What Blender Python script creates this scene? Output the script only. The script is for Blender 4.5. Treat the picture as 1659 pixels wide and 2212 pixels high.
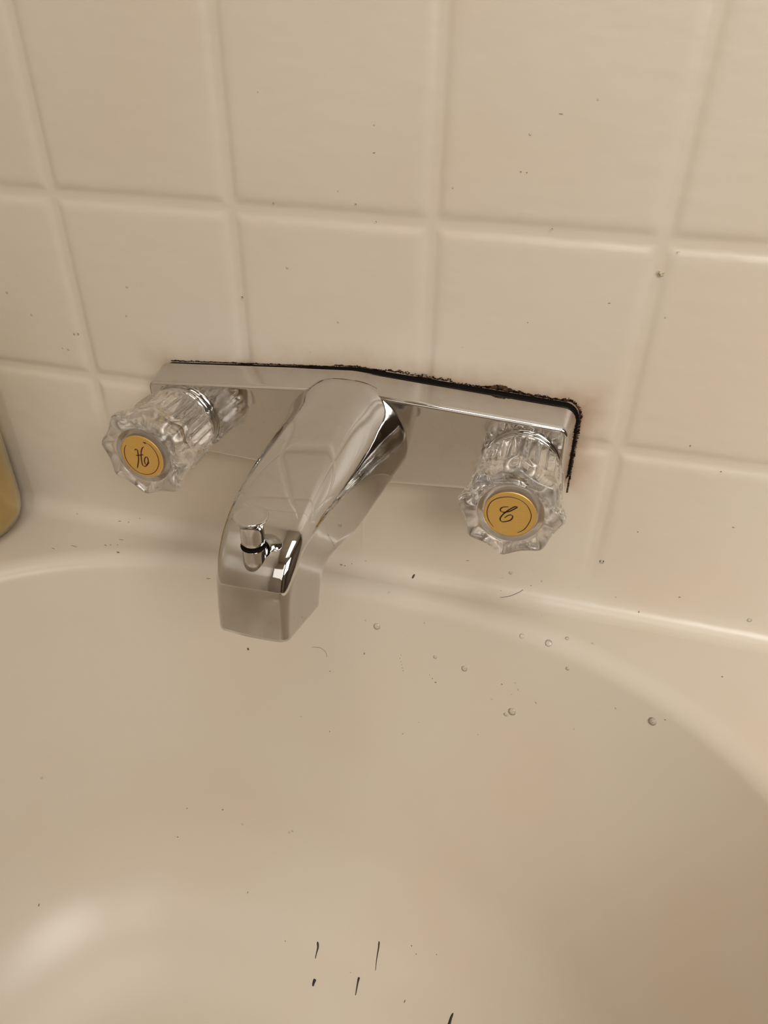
import bpy, bmesh, math, random
from math import sin, cos, pi, radians, sqrt, exp, atan2
from mathutils import Vector, Matrix, Euler
from mathutils.bvhtree import BVHTree

for o in list(bpy.data.objects):
    bpy.data.objects.remove(o, do_unlink=True)
S = bpy.context.scene
COL = S.collection
rnd = random.Random(7)

# ------------------------------------------------------------------ camera
W_PX, H_PX, F_PX = 1659.0, 2212.0, 1530.0
cd = bpy.data.cameras.new('camera')
cam = bpy.data.objects.new('camera', cd)
COL.objects.link(cam)
cam.location = (0.12802, -0.35849, 0.18602)
cam.rotation_euler = Euler((radians(55.774), radians(-0.876), radians(15.554)), 'XYZ')
cd.sensor_fit = 'VERTICAL'
cd.sensor_height = 24.0
cd.lens = 24.0 * F_PX / H_PX
cd.clip_start = 0.01
S.camera = cam
CAM_M = Euler((radians(55.774), radians(-0.876), radians(15.554)), 'XYZ').to_matrix()

# ------------------------------------------------------------------ world, lights, exposure
wd = bpy.data.worlds.new('world')
S.world = wd
wd.use_nodes = True
wd.node_tree.nodes['Background'].inputs[0].default_value = (1, 0.9, 0.78, 1)
wd.node_tree.nodes['Background'].inputs[1].default_value = 0.05


def area(name, loc, target, sx, sy, watts, color):
    l = bpy.data.lights.new(name, 'AREA')
    l.shape = 'RECTANGLE'
    l.size, l.size_y, l.energy, l.color = sx, sy, watts, color
    o = bpy.data.objects.new(name, l)
    COL.objects.link(o)
    o.location = loc
    d = Vector(target) - Vector(loc)
    o.rotation_euler = d.to_track_quat('-Z', 'Y').to_euler()
    return o


area('vanity_light', (0.72, -1.30, 0.85), (0.0, -0.1, -0.1), 1.0, 0.6, 17.0, (1.0, 0.955, 0.90))
area('front_fill', (0.15, -1.88, 0.75), (0.0, 0.0, -0.1), 1.0, 0.8, 2.6, (1.0, 0.95, 0.88))  # added frontal fill that softens the shade under the faucet, no known fixture
area('ceiling_light', (0.35, -0.90, 1.88), (0.35, -0.90, 0.0), 1.0, 1.0, 8.0, (1.0, 0.955, 0.90))

S.view_settings.view_transform = 'Standard'
S.view_settings.look = 'None'
S.view_settings.gamma = 1.0
S.view_settings.use_curve_mapping = False
S.view_settings.exposure = 0.27

# ------------------------------------------------------------------ materials


def mat(name):
    m = bpy.data.materials.new(name)
    m.use_nodes = True
    nt = m.node_tree
    return m, nt, nt.nodes['Principled BSDF']


def N(nt, t, **kw):
    n = nt.nodes.new(t)
    for k, v in kw.items():
        setattr(n, k, v)
    return n


def mth(nt, op, a, b=None, c=None):
    n = nt.nodes.new('ShaderNodeMath')
    n.operation = op
    for i, v in enumerate((a, b, c)):
        if v is None:
            continue
        if isinstance(v, (int, float)):
            n.inputs[i].default_value = v
        else:
            nt.links.new(v, n.inputs[i])
    return n.outputs[0]


def maprange(nt, v, a, b, c, d, interp='SMOOTHSTEP'):
    n = nt.nodes.new('ShaderNodeMapRange')
    n.interpolation_type = interp
    nt.links.new(v, n.inputs[0])
    for i, x in enumerate((a, b, c, d)):
        n.inputs[i + 1].default_value = x
    return n.outputs[0]


def noise(nt, scale, detail=3.0, vec=None, rough=0.5):
    n = nt.nodes.new('ShaderNodeTexNoise')
    n.inputs['Scale'].default_value = scale
    n.inputs['Detail'].default_value = detail
    n.inputs['Roughness'].default_value = rough
    if vec is not None:
        nt.links.new(vec, n.inputs['Vector'])
    return n.outputs[0]


def mixc(nt, fac, a, b):
    n = nt.nodes.new('ShaderNodeMix')
    n.data_type = 'RGBA'
    if isinstance(fac, (int, float)):
        n.inputs[0].default_value = fac
    else:
        nt.links.new(fac, n.inputs[0])
    for i, v in ((6, a), (7, b)):
        if isinstance(v, tuple):
            n.inputs[i].default_value = (*v, 1)
        else:
            nt.links.new(v, n.inputs[i])
    return n.outputs[2]


PX, PZ = 0.0145, -0.004          # centre of the faucet on the wall
TILT = 0.022                      # the plate hangs a touch higher on its right side
ALMOND = (0.665, 0.60, 0.50)


def almond(name, stained, waves, bump=0.17):
    m, nt, b = mat(name)
    geo = N(nt, 'ShaderNodeNewGeometry')
    pos = geo.outputs['Position']
    base = mixc(nt, maprange(nt, noise(nt, 9, 3, pos), 0.35, 0.65, 0, 1), ALMOND, (0.66, 0.578, 0.475))
    if stained:
        sep = N(nt, 'ShaderNodeSeparateXYZ')
        nt.links.new(pos, sep.inputs[0])
        dx = mth(nt, 'SUBTRACT', sep.outputs[0], PX)
        ax = mth(nt, 'ABSOLUTE', dx)
        dz = mth(nt, 'SUBTRACT', sep.outputs[2], mth(nt, 'MULTIPLY_ADD', dx, TILT, PZ))
        e1 = mth(nt, 'ADD', mth(nt, 'SUBTRACT', mth(nt, 'ABSOLUTE', dz), 0.0320), mth(nt, 'MULTIPLY', ax, 0.068))
        e2 = mth(nt, 'SUBTRACT', ax, 0.1255)
        d = mth(nt, 'MAXIMUM', e1, e2)
        wob = mth(nt, 'MULTIPLY_ADD', noise(nt, 90, 4, pos), 0.012, -0.006)
        d = mth(nt, 'ADD', d, wob)
        halo = mth(nt, 'POWER', maprange(nt, d, -0.002, 0.020, 1, 0, 'LINEAR'), 2.0)
        halo = mth(nt, 'MULTIPLY', halo, maprange(nt, dx, -0.09, 0.12, 0.40, 0.90))
        halo = mth(nt, 'MULTIPLY', halo, maprange(nt, dz, -0.035, -0.015, 0.25, 1.0))
        base = mixc(nt, halo, base, (0.33, 0.19, 0.10))
    nt.links.new(base, b.inputs['Base Color'])
    b.inputs['Roughness'].default_value = 0.30
    b.inputs['Specular IOR Level'].default_value = 0.5
    if waves:
        mp = N(nt, 'ShaderNodeMapping')
        mp.inputs['Rotation'].default_value = (0, radians(35), 0)
        mp.inputs['Scale'].default_value = (1.0, 1.0, 2.2)
        nt.links.new(pos, mp.inputs[0])
        h = noise(nt, 55, 2, mp.outputs[0])
        bp = N(nt, 'ShaderNodeBump')
        bp.inputs['Strength'].default_value = bump
        bp.inputs['Distance'].default_value = 0.002
        nt.links.new(h, bp.inputs['Height'])
        nt.links.new(bp.outputs[0], b.inputs['Normal'])
    return m


M_TILE = almond('almond_tile', True, True)
M_TUB = almond('almond_tub', False, False)


def chrome_mat(name, r0, r1, scale, smear=0.0, col=(0.80, 0.785, 0.76)):
    m, nt, b = mat(name)
    tc = N(nt, 'ShaderNodeTexCoord')
    v = tc.outputs['Object']
    n1 = noise(nt, scale, 4, v, 0.6)
    rr = maprange(nt, n1, 0.42, 0.72, r0, r1)
    nt.links.new(rr, b.inputs['Roughness'])
    b.inputs['Metallic'].default_value = 1.0
    n2 = noise(nt, scale * 2.3, 5, v, 0.65)
    spot = maprange(nt, n2, 0.55, 0.75, 0, smear)
    nt.links.new(mixc(nt, spot, col, (0.50, 0.46, 0.40)), b.inputs['Base Color'])
    bp = N(nt, 'ShaderNodeBump')
    bp.inputs['Strength'].default_value = 0.02
    bp.inputs['Distance'].default_value = 0.001
    nt.links.new(noise(nt, 160, 2, v), bp.inputs['Height'])
    nt.links.new(bp.outputs[0], b.inputs['Normal'])
    return m


M_CHROME = chrome_mat('chrome', 0.035, 0.10, 60, 0.30, (0.59, 0.58, 0.56))
M_PLATE = chrome_mat('water_spotted_chrome', 0.045, 0.19, 55, 0.35, (0.62, 0.605, 0.58))


def plain(name, col, rough=0.5, metal=0.0, trans=0.0, ior=1.45, spec=0.5):
    m, nt, b = mat(name)
    b.inputs['Base Color'].default_value = (*col, 1)
    b.inputs['Roughness'].default_value = rough
    b.inputs['Metallic'].default_value = metal
    b.inputs['Transmission Weight'].default_value = trans
    b.inputs['IOR'].default_value = ior
    b.inputs['Specular IOR Level'].default_value = spec
    return m


M_ACRYL = plain('clear_acrylic', (1.0, 0.995, 0.985), 0.008, 0, 1.0, 1.45)
M_WATER, _nt, _b = mat('thin_water')
_g = N(_nt, 'ShaderNodeBsdfGlossy')
_g.inputs['Roughness'].default_value = 0.03
_t = N(_nt, 'ShaderNodeBsdfTransparent')
_f = N(_nt, 'ShaderNodeFresnel')
_f.inputs[0].default_value = 1.33
_m = N(_nt, 'ShaderNodeMixShader')
_nt.links.new(mth(_nt, 'MULTIPLY_ADD', _f.outputs[0], 1.3, 0.03), _m.inputs[0])
_nt.links.new(_t.outputs[0], _m.inputs[1])
_nt.links.new(_g.outputs[0], _m.inputs[2])
_nt.links.new(_m.outputs[0], _nt.nodes['Material Output'].inputs[0])
_nt = M_ACRYL.node_tree
_t = N(_nt, 'ShaderNodeBsdfTransparent')
_m = N(_nt, 'ShaderNodeMixShader')
_m.inputs[0].default_value = 0.16
_nt.links.new(_nt.nodes['Principled BSDF'].outputs[0], _m.inputs[1])
_nt.links.new(_t.outputs[0], _m.inputs[2])
_nt.links.new(_m.outputs[0], _nt.nodes['Material Output'].inputs[0])
M_FROST = plain('frosted_acrylic', (0.93, 0.90, 0.86), 0.15, 0, 0.93, 1.49)
M_WHITE = plain('pale_plastic', (0.80, 0.76, 0.70), 0.4)
M_STEEL = plain('valve_stem_metal', (0.72, 0.68, 0.60), 0.4, 0.7)
M_RUBBER = plain('black_rubber', (0.005, 0.004, 0.003), 0.75, 0, 0, 1.45, 0.1)
M_HAIR = plain('dark_hair', (0.02, 0.014, 0.01), 0.5)
M_INK = plain('black_ink', (0.02, 0.008, 0.006), 0.5)
M_INKR = plain('maroon_ink', (0.06, 0.01, 0.008), 0.5)
M_BRASS = plain('brass', (0.78, 0.55, 0.22), 0.25, 1.0)
M_CRUMB = plain('pale_caulk', (0.62, 0.55, 0.40), 0.5)
M_SPECK = plain('faint_brown_dirt', (0.27, 0.185, 0.125), 0.8)
M_DIRT = plain('brown_dirt', (0.10, 0.055, 0.03), 0.8)
M_LIQ = plain('amber_soap', (0.93, 0.65, 0.16), 0.15, 0, 0.45, 1.36)
M_BOT = plain('clear_yellow_plastic', (1.0, 0.92, 0.62), 0.12, 0, 0.92, 1.45)
M_CAP = plain('white_plastic', (0.8, 0.78, 0.74), 0.4)


def gold_mat():
    m, nt, b = mat('brushed_gold_foil')
    tc = N(nt, 'ShaderNodeTexCoord')
    mp = N(nt, 'ShaderNodeMapping')
    mp.inputs['Scale'].default_value = (20, 20, 400)
    nt.links.new(tc.outputs['Object'], mp.inputs[0])
    n1 = noise(nt, 6, 3, mp.outputs[0])
    nt.links.new(mixc(nt, n1, (0.70, 0.44, 0.12), (0.80, 0.53, 0.17)), b.inputs['Base Color'])
    b.inputs['Metallic'].default_value = 0.75
    b.inputs['Roughness'].default_value = 0.42
    return m


M_GOLD = gold_mat()


def mould_mat():
    m, nt, b = mat('brown_black_mould')
    geo = N(nt, 'ShaderNodeNewGeometry')
    n1 = noise(nt, 300, 3, geo.outputs['Position'])
    nt.links.new(mixc(nt, maprange(nt, n1, 0.42, 0.68, 0, 1), (0.012, 0.008, 0.006), (0.12, 0.065, 0.035)), b.inputs['Base Color'])
    b.inputs['Roughness'].default_value = 0.9
    b.inputs['Specular IOR Level'].default_value = 0.05
    return m


M_MOULD = mould_mat()


def paint(name, col, sc=12):
    m, nt, b = mat(name)
    geo = N(nt, 'ShaderNodeNewGeometry')
    n1 = noise(nt, sc, 4, geo.outputs['Position'])
    nt.links.new(mixc(nt, n1, col, tuple(c * 0.88 for c in col)), b.inputs['Base Color'])
    b.inputs['Roughness'].default_value = 0.6
    return m


M_WALL = paint('taupe_paint', (0.42, 0.35, 0.28))
M_DARK_SIDE = paint('added_dark_brown', (0.14, 0.10, 0.075))  # dark finish invented to deepen the reflections on the spout
M_CEIL = paint('ceiling_paint', (0.72, 0.66, 0.56))
M_CURT = paint('added_brown_cloth', (0.17, 0.115, 0.085), 40)  # dark cloth of the added curtain
M_FLOOR = paint('brown_vinyl', (0.22, 0.15, 0.10), 25)

# ------------------------------------------------------------------ mesh helpers


def link(name, verts, faces, m, parent=None, smooth=True, weld=False, **props):
    me = bpy.data.meshes.new(name)
    me.from_pydata([tuple(v) for v in verts], [], faces)
    bm = bmesh.new()
    bm.from_mesh(me)
    if weld:
        bmesh.ops.remove_doubles(bm, verts=bm.verts, dist=1e-7)
    bmesh.ops.recalc_face_normals(bm, faces=bm.faces)
    bm.to_mesh(me)
    bm.free()
    if smooth:
        me.polygons.foreach_set('use_smooth', [True] * len(me.polygons))
    me.materials.append(m)
    me.update()
    o = bpy.data.objects.new(name, me)
    COL.objects.link(o)
    if parent is not None:
        o.parent = parent
    for k, v in props.items():
        o[k] = v
    return o


def empty(name, loc, rot=(0, 0, 0), parent=None, **props):
    o = bpy.data.objects.new(name, None)
    o.empty_display_size = 0.01
    COL.objects.link(o)
    o.location = loc
    o.rotation_euler = rot
    if parent is not None:
        o.parent = parent
    for k, v in props.items():
        o[k] = v
    return o


def rings_mesh(rings, cap0=True, cap1=True):
    """rings: list of equally long closed loops of points"""
    n = len(rings[0])
    V = [p for r in rings for p in r]
    F = []
    for i in range(len(rings) - 1):
        for j in range(n):
            k = (j + 1) % n
            F.append((i * n + j, i * n + k, (i + 1) * n + k, (i + 1) * n + j))
    if cap0:
        F.append(tuple(range(n - 1, -1, -1)))
    if cap1:
        F.append(tuple((len(rings) - 1) * n + j for j in range(n)))
    return V, F


def lathe(profile, n=48, axis='y'):
    """profile: list of (radius, height along axis); open ends get caps"""
    rings = []
    for r, h in profile:
        ring = []
        for j in range(n):
            a = 2 * pi * j / n
            if axis == 'y':
                ring.append((r * cos(a), h, r * sin(a)))
            else:
                ring.append((r * cos(a), r * sin(a), h))
        rings.append(ring)
    return rings_mesh(rings)


def tube(points, radii, n=8):
    """tapering tube along a list of Vectors"""
    rings = []
    P = [Vector(p) for p in points]
    if isinstance(radii, (int, float)):
        radii = [radii] * len(P)
    up = None
    for i, p in enumerate(P):
        t = (P[min(i + 1, len(P) - 1)] - P[max(i - 1, 0)]).normalized()
        if up is None:
            up = t.orthogonal().normalized()
        up = (up - t * up.dot(t)).normalized()
        s = t.cross(up)
        rings.append([p + (up * cos(2 * pi * j / n) + s * sin(2 * pi * j / n)) * radii[i] for j in range(n)])
    return rings_mesh(rings)


def merge(parts):
    V, F = [], []
    for v, f in parts:
        o = len(V)
        V += list(v)
        F += [tuple(i + o for i in q) for q in f]
    return V, F


def catmull(pts, k=6):
    P = [Vector((*p, 0)) if len(p) == 2 else Vector(p) for p in pts]
    out = []
    for i in range(len(P) - 1):
        p0, p1, p2, p3 = P[max(i - 1, 0)], P[i], P[i + 1], P[min(i + 2, len(P) - 1)]
        for j in range(k):
            t = j / k
            out.append(0.5 * ((2 * p1) + (p2 - p0) * t + (2 * p0 - 5 * p1 + 4 * p2 - p3) * t * t + (3 * p1 - p0 - 3 * p2 + p3) * t ** 3))
    out.append(P[-1])
    return out


def box(x0, x1, y0, y1, z0, z1):
    V = [(x, y, z) for x in (x0, x1) for y in (y0, y1) for z in (z0, z1)]
    F = [(0, 1, 3, 2), (4, 6, 7, 5), (0, 4, 5, 1), (2, 3, 7, 6), (0, 2, 6, 4), (1, 5, 7, 3)]
    return V, F


# ------------------------------------------------------------------ room
T = 0.108
XL, XR, YB, ZF, ZC = -0.385, 1.60, -1.95, -0.53, 1.90
LEDGE = -0.113
wall = link('wall_back', *box(XL - 0.05, XR + 0.05, 0.0035, 0.10, ZF - 0.05, ZC + 0.05), M_TILE, smooth=False, kind='structure',
            label='almond moulded tile wall behind the faucet')
link('wall_left', *box(XL - 0.05, XL, YB, 0.0035, ZF, ZC), M_TUB, smooth=False, kind='structure')
link('wall_right', *box(XR, XR + 0.05, YB, 0.0035, ZF, ZC), M_DARK_SIDE, smooth=False, kind='structure')  # unseen wall, dark finish added for contrast in the chrome
link('wall_front', *box(XL - 0.05, XR + 0.05, YB - 0.05, YB, ZF, ZC), M_WALL, smooth=False, kind='structure')
link('floor', *box(XL - 0.05, XR + 0.05, YB - 0.05, 0.0035, ZF - 0.05, ZF), M_FLOOR, smooth=False, kind='structure')
link('ceiling', *box(XL - 0.05, XR + 0.05, YB - 0.05, 0.0035, ZC, ZC + 0.05), M_CEIL, smooth=False, kind='structure')

# groove profile: distance from the cell edge -> depth behind the tile face
GR = [(0.0, 0.0016), (0.0014, 0.0016), (0.0024, 0.00145), (0.0036, 0.0010), (0.0050, 0.00045), (0.0066, 0.00013), (0.0090, 0.0)]


def groove(d):
    if d >= GR[-1][0]:
        return 0.0
    for (a, ya), (b, yb) in zip(GR, GR[1:]):
        if d <= b:
            return ya + (yb - ya) * (d - a) / (b - a)
    return 0.0


def tile_data(w, h):
    rings = []
    for ins, dep in GR:
        ring = []
        r = min(ins, 0.0035) * 0.9
        for cx, cz, a0 in ((w / 2 - ins - r, h - ins - r, 0), (-w / 2 + ins + r, h - ins - r, 90), (-w / 2 + ins + r, ins + r, 180), (w / 2 - ins - r, ins + r, 270)):
            for k in range(4):
                a = radians(a0 + 30 * k)
                ring.append((cx + r * cos(a), dep, cz + r * sin(a)))
        rings.append(ring)
    return rings_mesh(rings, cap0=False, cap1=True)


first = None
for row in range(4):
    for c in range(-3, 6):
        if first is None:
            t = link('tile', *tile_data(T, T), M_TILE, parent=wall)
            first = t
        else:
            t = first.copy()
            COL.objects.link(t)
            t.parent = wall
        t.location = (c * T, 0, row * T)


def panel(x0, x1, fl, fr, seam=False):
    """bottom course: moulded tile whose foot sweeps forward onto the tub ledge; fl / fr = z range over which its joints fade"""
    w = x1 - x0
    xs = sorted({0.0, w, *[g for g, _ in GR], *[w - g for g, _ in GR], *[w * k / 12 for k in range(1, 12)],
                 *([0.018 - x0 + 0.0006 * k for k in range(-5, 6)] if seam else [])})
    xs = [x for i, x in enumerate(xs) if i == 0 or x - xs[i - 1] > 2e-5]
    prof = []
    for g, d in GR:
        prof.append((d, -g))
    for k in range(1, 13):
        prof.append((0.0, -0.0090 - (0.101 - 0.0090) * k / 12))
    R = 0.012
    for k in range(1, 9):
        a = k / 8 * pi / 2
        prof.append((-R * (1 - cos(a)), -0.101 - R * sin(a)))
    V, F = [], []
    for py, pz in prof:
        for x in xs:
            def fade(r):
                return max(0.0, min(1.0, (pz - r[1]) / (r[0] - r[1])))
            dl, dr = groove(x) * fade(fl), groove(w - x) * fade(fr)
            y = py
            if py >= 0:
                y = max(py, dl, dr)
            if seam and -0.101 < pz < -0.05:
                y -= 0.00025 * exp(-((x + x0 - 0.018) / 0.0009) ** 2)
            V.append((x0 + x, y, pz))
    n = len(xs)
    for i in range(len(prof) - 1):
        for j in range(n - 1):
            F.append((i * n + j, i * n + j + 1, (i + 1) * n + j + 1, (i + 1) * n + j))
    return V, F


PANELS = []
FA, FB = (-0.012, -0.04), (-0.05, -0.10)
for a, b, f0, f1, sm in ((XL, -2.5 * T, FB, FB, False), (-2.5 * T, -1.5 * T, FB, FA, False), (-1.5 * T, 1.5 * T, FA, FB, True),
                         (1.5 * T, 2.5 * T, FB, FB, False), (2.5 * T, 3.5 * T, FB, FB, False), (3.5 * T, 4.5 * T, FB, FB, False)):
    pv, pf = panel(a, b, f0, f1, sm)
    PANELS.append((pv, pf))
    link('base_tile', pv, pf, M_TILE, parent=wall)

# ------------------------------------------------------------------ bathtub
TX, TA, TB, TY = 0.008, 0.330, 0.440, -0.0125      # centre x, half width, depth of the rounded end, rim apex
YC = TY - TB
YC2 = -1.05


def tub_ring(d, z, n=160, m=12):
    a, b = TA - d, TB - d
    if a < 0.004:
        a = 0.004
    if b < 0.004:
        b = 0.004
    ring = []
    def pol(f):
        q = (abs(cos(f) / a) ** 3 + abs(sin(f) / b) ** 3) ** (-1 / 3)
        return q * cos(f), q * sin(f)
    for i in range(n + 1):
        ex, ey = pol(pi * i / n)
        ring.append((TX + ex, YC + ey, z))
    for k in range(1, m):
        ring.append((TX - a, YC + (YC2 - YC) * k / m, z))
    for i in range(n + 1):
        ex, ey = pol(pi + pi * i / n)
        ring.append((TX + ex, YC2 + ey, z))
    for k in range(1, m):
        ring.append((TX + a, YC2 + (YC - YC2) * k / m, z))
    return ring


RX0, RX1, RY0, RY1 = XL + 0.002, 0.43, -1.52, -0.0115


def to_rect(p):
    cy = YC if p[1] > YC else (YC2 if p[1] < YC2 else p[1])
    dx, dy = p[0] - TX, p[1] - cy
    t = 1e9
    if dx > 1e-9:
        t = min(t, (RX1 - TX) / dx)
    if dx < -1e-9:
        t = min(t, (RX0 - TX) / dx)
    if dy > 1e-9:
        t = min(t, (RY1 - cy) / dy)
    if dy < -1e-9:
        t = min(t, (RY0 - cy) / dy)
    return (TX + dx * t, cy + dy * t)


r0 = tub_ring(0, LEDGE)
outer = [to_rect(p) for p in r0]
rings = []
for f in (0.0, 0.06, 0.35, 0.7, 0.94):
    rings.append([(q[0] + (p[0] - q[0]) * f, q[1] + (p[1] - q[1]) * f, LEDGE) for p, q in zip(r0, outer)])
RIM, SLOPE, FIL, ZBOT = 0.013, radians(79), 0.13, -0.43
prof = []
for k in range(0, 13):
    a = SLOPE * k / 12
    prof.append((RIM * sin(a), LEDGE - RIM * (1 - cos(a))))
d1, z1 = prof[-1]
# straight part down to where the floor fillet starts
zf = ZBOT + FIL * (1 - cos(SLOPE))
for k in range(1, 9):
    z = z1 + (zf - z1) * k / 8
    prof.append((d1 + (z1 - z) / math.tan(SLOPE), z))
d2 = prof[-1][0]
for k in range(1, 15):
    a = SLOPE * (1 - k / 14)
    prof.append((d2 + FIL * (sin(SLOPE) - sin(a)), ZBOT + FIL * (1 - cos(a))))
d3 = prof[-1][0]
for d in (d3 + (0.218 - d3) * 0.5, 0.218):
    prof.append((d, ZBOT))
for d, z in prof:
    rings.append(tub_ring(d, z))
tv, tf = rings_mesh(rings, cap0=False, cap1=True)
tub = link('bathtub', tv, tf, M_TUB, label='almond moulded bathtub with a rounded faucet end under the tile wall', category='bathtub')
link('apron', *rings_mesh([[(q[0], q[1], z) for q in outer] for z in (ZF + 0.001, LEDGE - 0.05, LEDGE)], cap0=False, cap1=False), M_TUB, parent=tub)

# surfaces that drops, hairs and specks lie on
_sv, _sf = merge([(tv, tf)] + PANELS)
_bt = BVHTree.FromPolygons([Vector(v) for v in _sv], _sf)
CAM_O = Vector(cam.location)


def at(u, v):
    """the point (and normal) of wall or tub that shows at a pixel of the photograph"""
    d = (CAM_M @ Vector(((u - W_PX / 2) / F_PX, -(v - H_PX / 2) / F_PX, -1))).normalized()
    best, nn, bd = None, None, 1e9
    h = _bt.ray_cast(CAM_O, d)
    if h[0] is not None:
        best, nn, bd = h[0], h[1], h[3]
        if nn.dot(d) > 0:
            nn = -nn
    t = -CAM_O.y / d.y
    q = CAM_O + d * t
    if t < bd and q.z > -0.103:
        best, nn = q, Vector((0, -1, 0))
    if best is None:
        best, nn = q, Vector((0, -1, 0))
    return best, nn


# ------------------------------------------------------------------ curtain and rod added out of view for dark reflections in the chrome
V, F = [], []
nv = 140
for i in range(nv + 1):
    f = i / nv
    y = -0.90 - 0.56 * f
    x = 0.372 + 0.022 * sin(f * 2 * pi * 13) + 0.006 * sin(f * 31)
    V += [(x, y, -0.10), (x + 0.004 * sin(f * 50), y, 0.8), (x, y, 1.72)]
for i in range(nv):
    for k in (0, 1):
        F.append((3 * i + k, 3 * i + 3 + k, 3 * i + 4 + k, 3 * i + 1 + k))
cur = link('added_dark_curtain', V, F, M_CURT, label='added unseen brown curtain that gives the chrome dark reflections', category='curtain')
so = cur.modifiers.new('thickness', 'SOLIDIFY')
so.thickness = 0.0015
link('added_curtain_rod', *tube([(0.372, 0.003, 1.74), (0.372, -1.0, 1.74), (0.372, YB + 0.002, 1.74)], 0.011, 16), M_CHROME, label='added unseen chrome rod carrying the dark curtain above the tub', category='rod')

# ------------------------------------------------------------------ faucet
faucet = empty('tub_faucet', (PX, 0, PZ), label='chrome two handle wall faucet with clear fluted knobs and a diverter spout', category='faucet')
TROT = (0, -TILT, 0)
HX, HZC, SL = 0.1245, 0.0320, 0.068          # half length, half height in the middle, fall towards the ends


def hexline(off, rc=0.008):
    """closed outline (x, z), grown by off; rounded ends, soft peaks"""
    hx, hz = HX + off, HZC + off
    he = hz - SL * hx
    al = math.atan(SL)
    pts = []

    def edge(x):
        return hz - SL * abs(x)
    r = max(0.002, rc + off)
    # right top corner: arc from direction +x to edge normal
    def corner(sx, sz):
        # centre of the corner arc
        cx = hx - r
        cz = edge(cx) - r / cos(al) + 0 * r
        # normal of the top edge on the right points to (sin al, cos al)
        arc = []
        a0, a1 = 0.0, pi / 2 - al
        for k in range(9):
            a = a0 + (a1 - a0) * k / 8
            arc.append((sx * (cx + r * cos(a)), sz * (cz + r * sin(a))))
        return arc
    c1 = corner(1, 1)
    pts += c1
    for x in (0.08, 0.04, 0.012):
        pts.append((x, edge(x)))
    for k in range(-4, 5):
        x = -0.0032 * k / 4
        pts.append((x, edge(0.0032) + SL * 0.0016 * (1 - (x / 0.0032) ** 2)))
    for x in (0.012, 0.04, 0.08):
        pts.append((-x, edge(x)))
    pts += corner(-1, 1)[::-1]
    pts += corner(-1, -1)
    for x in (0.08, 0.04, 0.012):
        pts.append((-x, -edge(x)))
    for k in range(-4, 5):
        x = 0.0032 * k / 4
        pts.append((x, -(edge(0.0032) + SL * 0.0016 * (1 - (x / 0.0032) ** 2))))
    for x in (0.012, 0.04, 0.08):
        pts.append((x, -edge(x)))
    pts += corner(1, -1)[::-1]
    return pts


PY = -0.0225
rings = []
for off, y in ((0.0002, -0.0028), (0.0, -0.0030), (-0.0002, -0.0040), (-0.0030, PY + 0.0030), (-0.0032, PY + 0.0020), (-0.0035, PY + 0.0012),
               (-0.0039, PY + 0.0006), (-0.0045, PY + 0.0002), (-0.0052, PY), (-0.0060, PY), (-0.0075, PY)):
    rings.append([(x, y, z) for x, z in hexline(off)])
o = link('escutcheon_plate', *rings_mesh(rings), M_PLATE, parent=faucet)
o.rotation_euler = TROT

rings = []
for off, y in ((0.0004, 0.0015), (0.0008, -0.0012), (0.0004, -0.0030), (-0.006, -0.0032)):
    rings.append([(x + (0.0001 if x > 0.1 else (0.0016 if x < -0.1 else 0.0)), y, z - 0.0007 + 0.0014 * min(1, max(0, (x + 0.05) / 0.07))) for x, z in hexline(off)])
o = link('gasket', *rings_mesh(rings), M_RUBBER, parent=faucet, label='black rubber gasket behind the plate')
o.rotation_euler = TROT

# ---- spout (loft: every station joins a top point and an underside point of the side profile)
top = [(-0.0150, 0.0305), (-0.0225, 0.0305), (-0.045, 0.0282), (-0.070, 0.0245), (-0.095, 0.0210), (-0.115, 0.0175), (-0.1270, 0.0145), (-0.1360, 0.0108),
       (-0.1430, 0.0060), (-0.1480, 0.0000), (-0.1512, -0.0070), (-0.1528, -0.0150), (-0.1538, -0.0230), (-0.1545, -0.0310)]
bot = [(-0.0150, -0.0270), (-0.0225, -0.0270), (-0.040, -0.0245), (-0.058, -0.0218), (-0.075, -0.0195), (-0.090, -0.0165), (-0.1000, -0.0150), (-0.1070, -0.0143),
       (-0.1125, -0.0145), (-0.1165, -0.0165), (-0.1190, -0.0195), (-0.1208, -0.0235), (-0.1220, -0.0280), (-0.1228, -0.0328)]
rtop = [0.036, 0.036, 0.031, 0.0230, 0.0150, 0.0098, 0.0070, 0.0055, 0.0052, 0.0050, 0.0046, 0.0043, 0.0040, 0.0040]
tp, bp_ = catmull(top, 4), catmull(bot, 4)
rt = catmull([(r, 0) for r in rtop], 4)


def hw(y):
    y = min(-0.0225, max(-0.157, y))
    return 0.0162 + (0.0365 - 0.0162) * (y + 0.155) / (0.155 - 0.0225)


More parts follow.
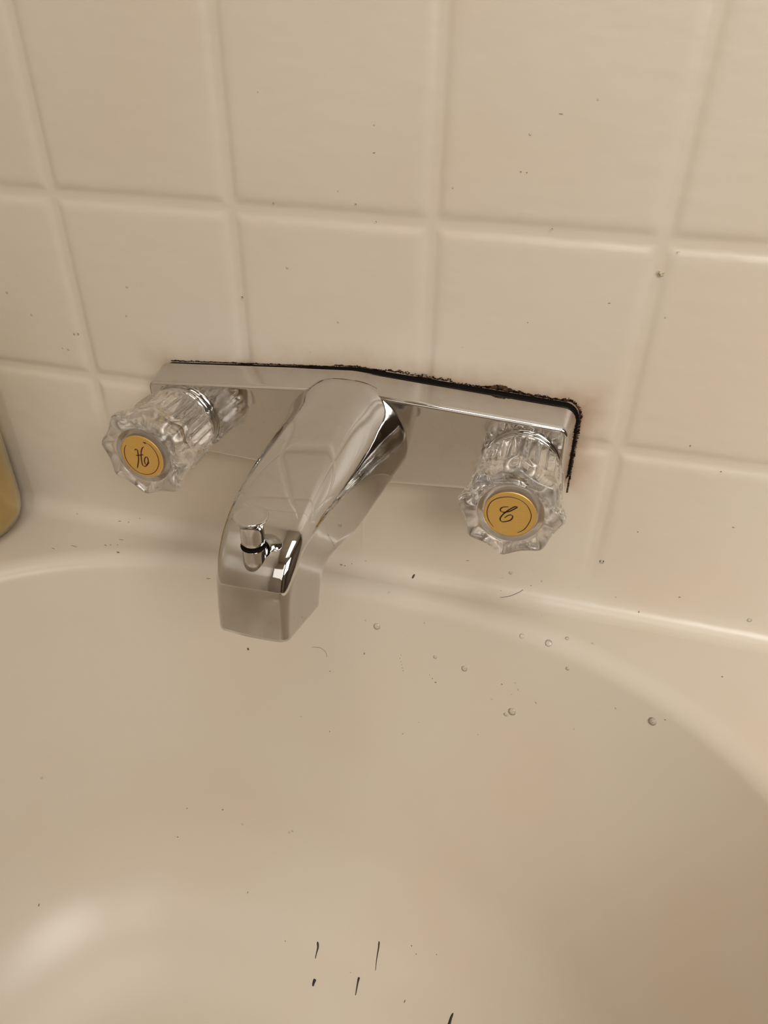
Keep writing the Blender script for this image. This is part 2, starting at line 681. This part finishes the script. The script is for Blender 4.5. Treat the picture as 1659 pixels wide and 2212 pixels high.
def spout_ring(t, b, r, shrink=0.0):
    t, b = Vector((t.x, t.y)), Vector((b.x, b.y))
    L = (t - b).length
    wT, wB = hw(t.x) - shrink, hw(b.x) - shrink
    r = min(r, L * 0.66)
    rb = min(max(0.0035, 0.024 * (1 - (-b.x - 0.0225) / 0.075)), L * 0.42)
    r = min(r, L - rb - 0.001)
    pts = []                       # (x, s) from right bottom over the top to the left bottom; s measured along b->t

    def half(w_at):
        out = []
        for k in range(9):
            a = -pi / 2 + pi / 2 * k / 8
            rx = min(rb * 1.15, w_at(0) * 0.8)
            out.append((w_at(rb) - rx + rx * cos(a), rb + rb * sin(a)))
        s1 = L - r
        for k in range(1, 6):
            s = rb + (s1 - rb) * k / 6
            out.append((w_at(s), s))
        for k in range(0, 13):
            a = pi / 2 * k / 12
            rx = min(r, w_at(s1) * 0.97)
            out.append((w_at(s1) - rx + rx * cos(a), s1 + r * sin(a)))
        return out

    def w_at(s):
        return wB + (wT - wB) * s / L
    h = half(w_at)
    crown = 0.0012
    ring = []
    seq = [(x, s) for x, s in h]
    xt = h[-1][0]
    for k in range(1, 8):
        seq.append((xt * (1 - 2 * k / 8), L))
    seq += [(-x, s) for x, s in h[::-1]]
    for x, s in seq:
        q = b + (t - b) * (s / L)
        bulge = crown * max(0.0, 1 - (x / wT) ** 2) * (max(0.0, (s / L - 0.5) * 2))
        nrm = (t - b).normalized()
        q = q + nrm * bulge
        ring.append((x, q.x, q.y))
    return ring


rings = [spout_ring(t, b, r.x) for t, b, r in zip(tp, bp_, rt)]
# hollow mouth
rings.append(spout_ring(tp[-1] + Vector((0.0018, -0.0002, 0)), bp_[-1] + Vector((-0.0018, -0.0002, 0)), 0.003, 0.0018))
rings.append(spout_ring(tp[-1] + Vector((0.0020, 0.008, 0)), bp_[-1] + Vector((-0.0020, 0.008, 0)), 0.003, 0.0022))
spout = link('spout', *rings_mesh(rings), M_CHROME, parent=faucet)

# ---- diverter pull on the nose of the spout (coordinates relative to the faucet)
div = link('diverter_pull', *lathe([(0.0052, -0.0040), (0.0052, 0.0002), (0.0050, 0.0050), (0.0049, 0.0058)], 32, 'z'), M_CHROME, parent=faucet)
div.location = (0.0, -0.1438, 0.0048)
link('washer', *lathe([(0.0046, 0.0058), (0.0054, 0.0059), (0.0055, 0.0064), (0.0054, 0.0069), (0.0046, 0.0070)], 32, 'z'), M_RUBBER, parent=div,
     label='black rubber ring')
link('cap', *lathe([(0.0044, 0.0068), (0.0051, 0.0070), (0.0050, 0.0100), (0.0049, 0.0135), (0.0050, 0.0160), (0.0055, 0.0177), (0.0063, 0.0192), (0.0072, 0.0203), (0.0074, 0.0207),
                    (0.0074, 0.0211), (0.0071, 0.0213), (0.0064, 0.02125), (0.0050, 0.0212), (0.0020, 0.02115)], 40, 'z'), M_CHROME, parent=div)

# ---- clear knobs
KY0, KY1 = -0.0275, -0.0680          # rear rim and front face (world y)
KL = KY0 - KY1


def smooth(a, b, x):
    t = max(0.0, min(1.0, (x - a) / (b - a)))
    return t * t * (3 - 2 * t)


def knob_mesh():
    n = 288
    ss = [0.0, 0.02, 0.06, 0.12, 0.20, 0.28, 0.36, 0.44, 0.50, 0.56, 0.62, 0.68, 0.74, 0.80, 0.86, 0.91, 0.95, 0.98, 1.0]
    rings = []

    def lobe(a):
        return 1 - sqrt(abs(sin(4 * a)) ** 2 + 0.05)

    def rad(a, s):
        base = 0.0218 + 0.0010 * s
        fl = (abs(((a * 24 / (2 * pi)) % 1.0) - 0.5) * 4 - 1)        # triangular flutes
        # the smooth petals of the front run back between the flutes
        reach = 0.66 - 0.16 * max(0.0, lobe(a))
        fa = 0.0015 * (1 - smooth(reach - 0.10, reach + 0.04, s)) * (0.35 + 0.65 * smooth(0, 0.10, s))
        la = 0.0034 * smooth(0.40, 0.95, s)
        r = base + fl * fa + la * lobe(a) + 0.0014 * smooth(0.5, 0.95, s)
        if s > 0.9:
            r -= 0.0016 * ((s - 0.9) / 0.1) ** 2
        if s < 0.06:
            r -= 0.0008 * (1 - s / 0.06)
        return r
    for s in ss:
        rings.append([(rad(2 * pi * j / n, s) * cos(2 * pi * j / n), -s * KL, rad(2 * pi * j / n, s) * sin(2 * pi * j / n)) for j in range(n)])

    def circ(r, y):
        return [(r * cos(2 * pi * j / n), y, r * sin(2 * pi * j / n)) for j in range(n)]

    def blend(f, y):
        return [(x * (1 - f) + 0.0172 * cos(2 * pi * j / n) * f, y, z * (1 - f) + 0.0172 * sin(2 * pi * j / n) * f) for j, (x, _, z) in enumerate(rings_last)]
    rings_last = rings[-1]
    rings.append(blend(0.15, -KL - 0.0006))
    rings.append(blend(0.45, -KL - 0.0009))
    rings.append(blend(1.0, -KL - 0.0006))
    rings.append(circ(0.0168, -KL + 0.0004))
    rings.append(circ(0.0162, -KL + 0.0010))
    rings.append(circ(0.0138, -KL + 0.0012))
    rings.append(circ(0.0136, -KL + 0.0020))
    front = len(rings)
    rings.append(circ(0.004, -KL + 0.0020))
    V, F = rings_mesh(rings, cap0=False, cap1=True)
    # cavity, open at the rear
    cav = [rings[0], circ(0.0190, 0.0), circ(0.0180, -0.0012), circ(0.0165, -0.022), circ(0.0155, -0.0245), circ(0.0070, -0.0250), circ(0.0060, -0.0255), circ(0.0058, -0.0330), circ(0.003, -0.0335)]
    V2, F2 = rings_mesh(cav, cap0=False, cap1=True)
    V, F = merge([(V, F), (V2, F2)])
    return V, F


HOT = [[(-8.58, 5.97), (-9.8, 4.08), (-10.43, 2.28), (-10.83, -0.73), (-10.19, -4.58), (-7.78, -8.16), (-4.37, -10.58), (-0.17, -11.26), (3.96, -10.12), (7.38, -7.27), (9.56, -3.18), (9.95, 0.32), (9.38, 3.61), (7.99, 6.27), (6.03, 8.34), (3.36, 9.1)],
       [(-3.86, 3.36), (-2.82, 4.25), (-2.13, 3.4), (-2.2, 0.71), (-2.61, -2.3), (-3.58, -5.43), (-4.45, -7.83)],
       [(2.49, 6.57), (1.26, 5.65), (0.23, 3.55), (-0.47, 0.51), (-0.82, -2.49), (-0.73, -5.19), (0.41, -5.99), (1.96, -4.98), (3.29, -2.28), (3.26, 0.07), (2.15, -0.02), (1.11, -1.91), (1.11, -4.13), (2.2, -4.69), (3.82, -2.78)],
       [(-3.64, 0.23), (-1.13, 0.79), (1.15, 1.47)]]
COLD = [[(-7.07, -8.64), (-9.42, -5.84), (-10.77, -2.62), (-11.1, 0.78), (-10.08, 4.88), (-7.54, 7.78), (-4.1, 9.39), (-0.18, 10.03), (3.88, 9.23), (7.36, 6.8), (9.65, 2.91), (10.08, -0.42), (9.15, -4.07), (7.55, -7.39), (4.78, -9.73)],
        [(-1.14, 4.43), (-3.87, 3.65), (-4.85, 2.24), (-4.41, 1.11), (-2.77, 0.94), (-0.45, 1.89), (2.11, 4.09), (2.89, 4.97), (1.99, 5.13), (0.15, 3.71), (-2.0, 1.34), (-3.75, -1.22), (-4.42, -3.34), (-3.58, -4.66), (-1.77, -4.39), (0.53, -3.09), (1.44, -1.17), (0.79, -0.07), (-0.78, -0.53), (-2.4, -2.34)]]


def stroke(pts, wid, ends=(0.4, 0.4)):
    """flat printed stroke with a little thickness, in the x-z plane (mm -> m)"""
    c = catmull(pts, 5)
    n = len(c)
    L, Rr = [], []
    for i, p in enumerate(c):
        t = (c[min(i + 1, n - 1)] - c[max(i - 1, 0)]).normalized()
        nv = Vector((-t.y, t.x, 0))
        # a broad nib held at a slant: thick on the down strokes
        w = wid * (0.55 + 0.75 * abs(t.x * 0.35 + t.y * 0.94))
        f = i / (n - 1)
        w *= min(1.0, ends[0] + f * 6) * min(1.0, ends[1] + (1 - f) * 6)
        L.append((p + nv * w) * 0.001)
        Rr.append((p - nv * w) * 0.001)
    V, F = [], []
    for a, b in zip(L, Rr):
        V += [(a.x, 0, a.y), (b.x, 0, b.y), (a.x, 0.00012, a.y), (b.x, 0.00012, b.y)]
    for i in range(n - 1):
        k = 4 * i
        F += [(k, k + 1, k + 5, k + 4), (k, k + 4, k + 6, k + 2), (k + 1, k + 3, k + 7, k + 5)]
    return V, F


def handle(x, z, spin, strokes, ink, arrow, lab, dy=0.0):
    """chrome collar and clear knob, with the gold index button in its face"""
    k = link('knob', *KNOB, M_ACRYL, parent=faucet, weld=True, label=lab)
    k.location = (x - PX, KY0 + dy, z - PZ)
    rk = (0, spin, 0)
    k.rotation_euler = rk
    inv = Matrix.Rotation(-spin, 4, 'Y')

    def sub(nm, vf, m, loc=(0, 0, 0), **pr):
        o = link(nm, *vf, m, parent=k, **pr)
        o.matrix_local = inv @ Matrix.Translation(loc)
        return o
    sub('collar', lathe([(0.0175, 0.0058), (0.0205, 0.0055), (0.0210, 0.0045), (0.0212, 0.0010), (0.0205, 0.0002), (0.0186, 0.0)], 64), M_CHROME)
    sub('stem', lathe([(0.0036, 0.004), (0.0036, -0.012), (0.0040, -0.0125), (0.0040, -0.0150), (0.0030, -0.0155), (0.0030, -0.0300)], 24), M_STEEL)
    sub('screw', lathe([(0.0022, -0.0305), (0.0022, -0.0322), (0.0050, -0.0324), (0.0052, -0.0330)], 24), M_BRASS)
    sub('index_button', lathe([(0.0128, -KL + 0.0019), (0.0133, -KL + 0.0014), (0.0135, -KL + 0.0008), (0.0160, -KL + 0.0006), (0.0164, -KL + 0.0001), (0.0160, -KL - 0.0003), (0.0138, -KL - 0.0005), (0.0131, -KL - 0.0008), (0.0128, -KL - 0.0010)], 64), M_FROST, label='pale plastic button in the knob face')
    sub('foil_disc', lathe([(0.0128, -KL - 0.00095), (0.01275, -KL - 0.00118), (0.0120, -KL - 0.00120)], 64), M_GOLD, label='gold foil disc')
    parts = [stroke(s, 0.15 if i == 0 else 0.25, (0.5, 0.5)) for i, s in enumerate(strokes)]
    if arrow:
        (ax, az), (bx, bz) = strokes[0][-2], strokes[0][-1]
        d = Vector((bx - ax, bz - az, 0)).normalized()
        nrm = Vector((-d.y, d.x, 0))
        tip = Vector((bx, bz, 0)) + d * 1.3
        q = [tip, Vector((bx, bz, 0)) + nrm * 0.62 - d * 0.5, Vector((bx, bz, 0)) - nrm * 0.62 - d * 0.5]
        V = [(p.x * .001, 0, p.y * .001) for p in q] + [(p.x * .001, 0.00012, p.y * .001) for p in q]
        parts.append((V, [(0, 1, 2), (0, 3, 4, 1), (1, 4, 5, 2), (2, 5, 3, 0)]))
    sub('lettering', merge(parts), ink, loc=(0, -KL - 0.00132, 0), label='black printed script letter inside a thin ring')
    return k


KNOB = knob_mesh()
handle(-0.0863, -0.0082, 0.14, HOT, M_INKR, True, 'clear fluted knob with the script H button')
handle(0.1138, -0.0068, 0.05, COLD, M_INK, False, 'clear fluted knob with the script C button')

# ------------------------------------------------------------------ mould along the top and right edge of the plate
parts = []


def blob(c, r):
    ico = [(0, 0, 1), (0.89, 0, 0.45), (0.28, 0.85, 0.45), (-0.72, 0.53, 0.45), (-0.72, -0.53, 0.45), (0.28, -0.85, 0.45), (0, 0, -0.6)]
    rx, ry, rz = r * rnd.uniform(0.6, 2.0), r * 0.4, r * rnd.uniform(0.6, 1.3)
    a = rnd.uniform(0, 6.28)
    V = []
    for x, y, z in ico:
        x, y = x * cos(a) - y * sin(a), x * sin(a) + y * cos(a)
        j = rnd.uniform(0.7, 1.3)
        V.append((c[0] + x * rx * j, min(0.0012, c[1] - z * ry), c[2] + y * rz * j))
    F = [(0, 1, 2), (0, 2, 3), (0, 3, 4), (0, 4, 5), (0, 5, 1), (6, 2, 1), (6, 3, 2), (6, 4, 3), (6, 5, 4), (6, 1, 5)]
    return V, F


hl = hexline(0.0006)


def edge_z(x):
    return HZC - SL * abs(x) + 0.0006


rot = Matrix.Rotation(-TILT, 3, 'Y')


def put(x, z, y, r):
    q = rot @ Vector((x, y, z))
    parts.append(blob((q.x + PX, q.y, q.z + PZ), r))


for i in range(4200):
    x = rnd.uniform(-0.117, 0.118)
    if x < -0.012:
        wgt, spread, lift = 0.75, 0.0008, 0.0000
        if -0.105 < x < -0.097:
            wgt = 0.35
    elif x < 0.018:
        wgt, spread, lift = 0.7, 0.0009, 0.0007
    elif x < 0.055:
        wgt, spread, lift = 0.45, 0.0022, 0.0014
    elif x < 0.075:
        wgt, spread, lift = 0.25, 0.0012, 0.0010
    else:
        wgt, spread, lift = 1.0, 0.0020, 0.0012
    if rnd.random() > wgt:
        continue
    put(x, edge_z(x) + lift + min(1.6, abs(rnd.gauss(0, 1))) * spread * 0.5 * (0.55 + 0.45 * sin(x * 900) * sin(x * 410 + 1)), -0.0002, rnd.uniform(0.00014, 0.00042))
for i in range(420):           # thick lump right of the middle
    x = rnd.gauss(0.083, 0.006)
    put(x, edge_z(x) + 0.0016 + rnd.uniform(0, 0.0026) * exp(-((x - 0.083) / 0.007) ** 2), -0.0004, rnd.uniform(0.0002, 0.0005))
for i in range(700):           # right end
    t = rnd.random()
    z = 0.020 - 0.050 * t
    put(HX + 0.0008 + min(1.8, abs(rnd.gauss(0, 1))) * 0.0007 * (1.3 - t), z, -0.0002, rnd.uniform(0.00014, 0.0004))
for i in range(160):            # round the upper right corner
    a = rnd.uniform(0.0, pi / 2)
    put(HX - 0.007 + (0.0080 + abs(rnd.gauss(0, 0.0008))) * cos(a), edge_z(HX) - 0.007 + (0.0090 + abs(rnd.gauss(0, 0.0008))) * sin(a), -0.0002, rnd.uniform(0.00015, 0.0004))
link('mould_crust', *merge(parts), M_MOULD, label='crumbly dark mould along the top and right edge of the faucet plate', category='mould', kind='stuff')

# ------------------------------------------------------------------ soap bottle at the left end of the ledge
BX, BY = -0.2638, -0.040
bottle = empty('soap_bottle', (BX, BY, LEDGE), label='clear yellow soap bottle standing on the left end of the tub ledge', category='bottle')
R = 0.0385
body = [(0.020, 0.0022), (0.026, 0.0004), (0.031, 0.0016), (0.0352, 0.0060), (0.0375, 0.0130), (R, 0.022), (R, 0.060), (0.0382, 0.095), (0.0375, 0.125), (0.034, 0.140), (0.026, 0.150), (0.014, 0.155), (0.0125, 0.158), (0.0125, 0.166)]
inner = [(r - 0.0012 if r > 0.02 else max(0.004, r - 0.0012), h + (0.0014 if i < 3 else 0)) for i, (r, h) in enumerate(body)]
V, F = lathe(body, 64, 'z')
F = [f for f in F if len(f) == 4 or 0 in f]
V2, F2 = lathe(inner, 64, 'z')
F2 = [f for f in F2 if len(f) == 4 or 0 in f]
off = len(V)
n0 = (len(body) - 1) * 64
bridge = [(n0 + j, n0 + (j + 1) % 64, off + n0 + (j + 1) % 64, off + n0 + j) for j in range(64)]
link('bottle_body', V + V2, F + [tuple(i + off for i in f) for f in F2] + bridge, M_BOT, parent=bottle)
link('liquid_soap', *lathe([(0.020, 0.0040), (0.0295, 0.0036), (0.0335, 0.0072), (0.0361, 0.0140), (0.0371, 0.022), (0.0371, 0.0535), (0.0355, 0.0530), (0.010, 0.0530)], 64, 'z'), M_LIQ, parent=bottle,
     label='amber liquid soap filling the lower bottle')
link('bottle_cap', *lathe([(0.0140, 0.158), (0.0152, 0.1585), (0.0152, 0.176), (0.0145, 0.1775), (0.010, 0.178)], 48, 'z'), M_CAP, parent=bottle)

# ------------------------------------------------------------------ water drops, hairs, specks


def frame(n):
    z = n.normalized()
    x = Vector((1, 0, 0))
    x = (x - z * x.dot(z)).normalized()
    y = z.cross(x)
    return x, y, z


def drop_geo(p, n, r, h, sag=0.0):
    x, y, z = frame(n)
    down = Vector((0, 0, -1))
    down = (down - z * down.dot(z))
    rings = []
    for k in range(6):
        a = pi / 2 * k / 6
        rr, hh = r * cos(a), h * sin(a)
        rings.append([p + (x * cos(2 * pi * j / 14) + y * sin(2 * pi * j / 14)) * rr + z * (hh - 0.00005) + down * (sag * sin(a)) for j in range(14)])
    return rings_mesh(rings)


drops = [(814, 1353, 8, 'round clear water drop on the basin wall right of the spout mouth'),
         (1127, 1374, 5.5, 'upper left water drop of the trio below the right knob'),
         (1185, 1389, 8, 'largest water drop of the trio below the right knob'),
         (1225, 1379, 4.5, 'small water drop right of the trio below the right knob'),
         (1003, 1444, 7, 'clear water drop midway down the basin below the right knob'),
         (940, 1419, 4.5, 'little water drop up and left of the midway basin drop'),
         (1226, 1444, 4.5, 'little water drop beneath the rim curve at right'),
         (1106, 1537, 9, 'wide clear water drop, bigger of a touching pair in the basin'),
         (1092, 1543, 4.5, 'small water drop touching the wide drop in the basin'),
         (1409, 1558, 9, 'tall clear water drop on the basin near the right rim'),
         (1103, 1237, 4.5, 'water drop on the wall foot below the right knob'),
         (1300, 1213, 5, 'water drop on the base tile right of the right knob'),
         (1619, 1339, 5, 'water drop low on the wall at the far right')]
for u, v, rpx, lab in drops:
    p, n = at(u, v)
    r = rpx * (p - CAM_O).length / F_PX * 0.92
    V, F = drop_geo(Vector((0, 0, 0)), n, r, r * 0.40, r * 0.25)
    o = link('water_drop', V, F, M_WATER, label=lab, category='water drop', group='water drops on tub and tiles')
    o.location = p

parts = []
fine = [(160, 722), (274, 620), (273, 682), (135, 752), (147, 755), (168, 722), (557, 198), (808, 270), (978, 406), (730, 413), (768, 442), (812, 480), (620, 578), (730, 696), (1192, 496),
        (1145, 290), (1292, 215), (1465, 545), (1437, 686), (840, 1280), (790, 1340), (917, 1345), (880, 1375), (1062, 1340), (1170, 1330), (1280, 1390), (1240, 1575), (1330, 1530), (1062, 1510), (1158, 1518),
        (1250, 1270), (1150, 1232), (1170, 1255), (625, 1798), (632, 1795), (524, 1780), (90, 1680), (1085, 1248), (1000, 750), (670, 760), (523, 643), (15, 632), (68, 680), (590, 440), (1113, 1475), (1120, 1490), (1105, 1500)]
for u, v in fine:
    p, n = at(u, v)
    r = rnd.uniform(1.3, 2.6) * (p - CAM_O).length / F_PX
    parts.append(drop_geo(p, n, r, r * 0.5))
link('fine_spatter', *merge(parts), M_WATER, label='scattered pin-head water droplets over tiles and tub', category='droplets', kind='stuff')


def hair(pts, wid, lab, taper=(1.0, 0.25), lift=0.0):
    P, n0 = [], None
    for u, v in pts:
        p, n = at(u, v)
        P.append(p + n * lift)
    P = catmull([tuple(p) for p in P], 5)
    m = len(P)
    w = wid * (P[0] - CAM_O).length / F_PX / 2
    rad = []
    for i in range(m):
        f = i / (m - 1)
        rad.append(max(0.00004, w * (taper[0] + (taper[1] - taper[0]) * f) * min(1, 0.3 + f * 5)))
    o0 = P[0].copy()
    V, F = tube([p - o0 for p in P], rad, 6)
    o = link('hair', V, F, M_HAIR, label=lab, category='hair', group='stray dark hairs in the tub')
    o.location = o0
    return o


hair([(686, 2034), (687, 2046), (684, 2058), (681, 2071)], 4.5, 'short dark hair, upper left of the four strands low in the basin')
hair([(819, 2033), (818, 2046), (814, 2070), (811, 2096)], 3.4, 'long thin dark hair, upper right of the four low in the basin', (1, 0.3))
hair([(681, 2115), (678, 2122), (676, 2130)], 6.5, 'stubby thick dark hair, lower left of the four strands low in the basin', (1, 0.5))
hair([(776, 2111), (773, 2122), (768, 2150)], 5.0, 'dark hair with a fat upper end, lower right of the four in the basin')
hair([(979, 2188), (974, 2200), (970, 2214), (965, 2226)], 6.5, 'dark hair running off the bottom of the frame', (0.5, 1))
hair([(1079, 1291), (1100, 1288), (1118, 1281), (1130, 1274)], 2.0, 'thin curved hair on the ledge below the right knob', (0.6, 0.5))
hair([(672, 1398), (690, 1399), (703, 1408), (706, 1420)], 1.2, 'faint curled hair on the basin right below the spout mouth', (0.6, 0.5))


def speck_geo(u, v, a, b, ang):
    p, n = at(u, v)
    s = (p - CAM_O).length / F_PX
    x, y, z = frame(n)
    ca, sa = cos(ang), sin(ang)
    rings = []
    for rr, hh in ((1.0, -0.00005), (0.8, 0.0002), (0.35, 0.0003)):
        rings.append([p + (x * (cos(t) * a * ca - sin(t) * b * sa) + y * (cos(t) * a * sa + sin(t) * b * ca)) * rr * s * rnd.uniform(0.85, 1.15) + z * hh for t in [2 * pi * j / 9 for j in range(9)]])
    return rings_mesh(rings)


rnd = random.Random(11)
cp, cn = at(1427, 590)
parts = []
for dx, dz, rr in ((0, 0, 0.0011), (0.0010, 0.0004, 0.0009), (-0.0008, 0.0008, 0.0008), (0.0004, -0.0009, 0.0008)):
    parts.append(blob((dx, 0.0010, dz), rr))
o = link('caulk_crumb', *merge(parts), M_CRUMB, label='pale caulk crumb stuck in the upright joint below the right tile crossing', category='crumb')
o.location = (cp.x, -0.0009, cp.z)
V, F = speck_geo(893, 1245, 2.4, 6.5, -0.35)
link('dirt_flake', V, F, M_DIRT, label='dark brown flake on the tub rim right of the spout', category='dirt')
V, F = speck_geo(536, 1402, 2.2, 3.4, 0.2)
link('dirt_flake', V, F, M_DIRT, label='tiny dark flake on the basin below the spout mouth', category='dirt')
parts = []
spk = [(737, 1220, 5, 2), (745, 1222, 2, 2), (760, 1218, 2, 1.2), (790, 1212, 2, 1), (787, 1412, 2, 4), (713, 1450, 2, 2), (866, 1415, 1.2, 1.2), (864, 1422, 1.2, 1.2), (866, 1429, 1.2, 1.2), (868, 1436, 1.2, 1.2), (869, 1443, 1.5, 1.2),
       (871, 1449, 1.3, 1.3), (928, 1458, 1.3, 1.3), (934, 1466, 2, 1.6), (941, 1474, 3, 2), (712, 1580, 1.6, 1.6), (1084, 1478, 2, 2), (650, 1548, 1.3, 1.3), (1032, 1587, 1.4, 1.4), (1147, 1265, 1.6, 1.6), (1082, 1276, 1.6, 1.3),
       (1378, 1149, 2, 2), (1491, 963, 1.5, 3.5), (1558, 1019, 1.6, 1.6), (1584, 1139, 4, 1.2), (404, 1746, 1.8, 1.5), (481, 1749, 2.4, 2.2), (384, 1808, 2.6, 1.4), (84, 1955, 1.6, 4), (535, 1928, 1, 3), (874, 2163, 1.6, 4), (889, 2043, 1.8, 1.8), (899, 2061, 1.5, 1.8),
       (943, 2062, 1.4, 1.6), (616, 2033, 1.6, 1.6), (278, 1128, 1.6, 1.6), (302, 1120, 1.6, 1.3), (167, 1110, 1.8, 1.2), (258, 1126, 5, 1.2), (228, 1178, 6, 1.4), (239, 1177, 1.5, 2.2), (254, 1177, 2, 1.4), (255, 1193, 5, 2.5), (262, 1166, 8, 0.8), (450, 1250, 8, 1.2),
       (505, 1065, 0.8, 0.8), (115, 1185, 6, 1), (160, 1180, 12, 0.7), (757, 2101, 1, 1), (1125, 371, 3, 1.2), (1138, 373, 2.5, 1.2), (808, 330, 4, 1), (1212, 246, 6, 0.8), (1316, 655, 4, 1.2), (1140, 697, 2, 1), (1410, 1561, 1, 1), (1437, 1555, 3, 1.2), (905, 1560, 1, 1), (1380, 1322, 2, 3), (1330, 1290, 2, 1), (870, 1585, 2.5, 0.8), (1010, 1211, 6, 0.8), (1468, 1290, 4, 1.4), (1560, 1462, 2.5, 2.5)]
for u, v, a, b in spk:
    parts.append(speck_geo(u, v, a * 0.7, b * 0.7, rnd.uniform(-0.3, 0.3)))
link('dirt_specks', *merge(parts), M_SPECK, label='scattered tiny brown specks on tiles, ledge and basin', category='dirt', kind='stuff')
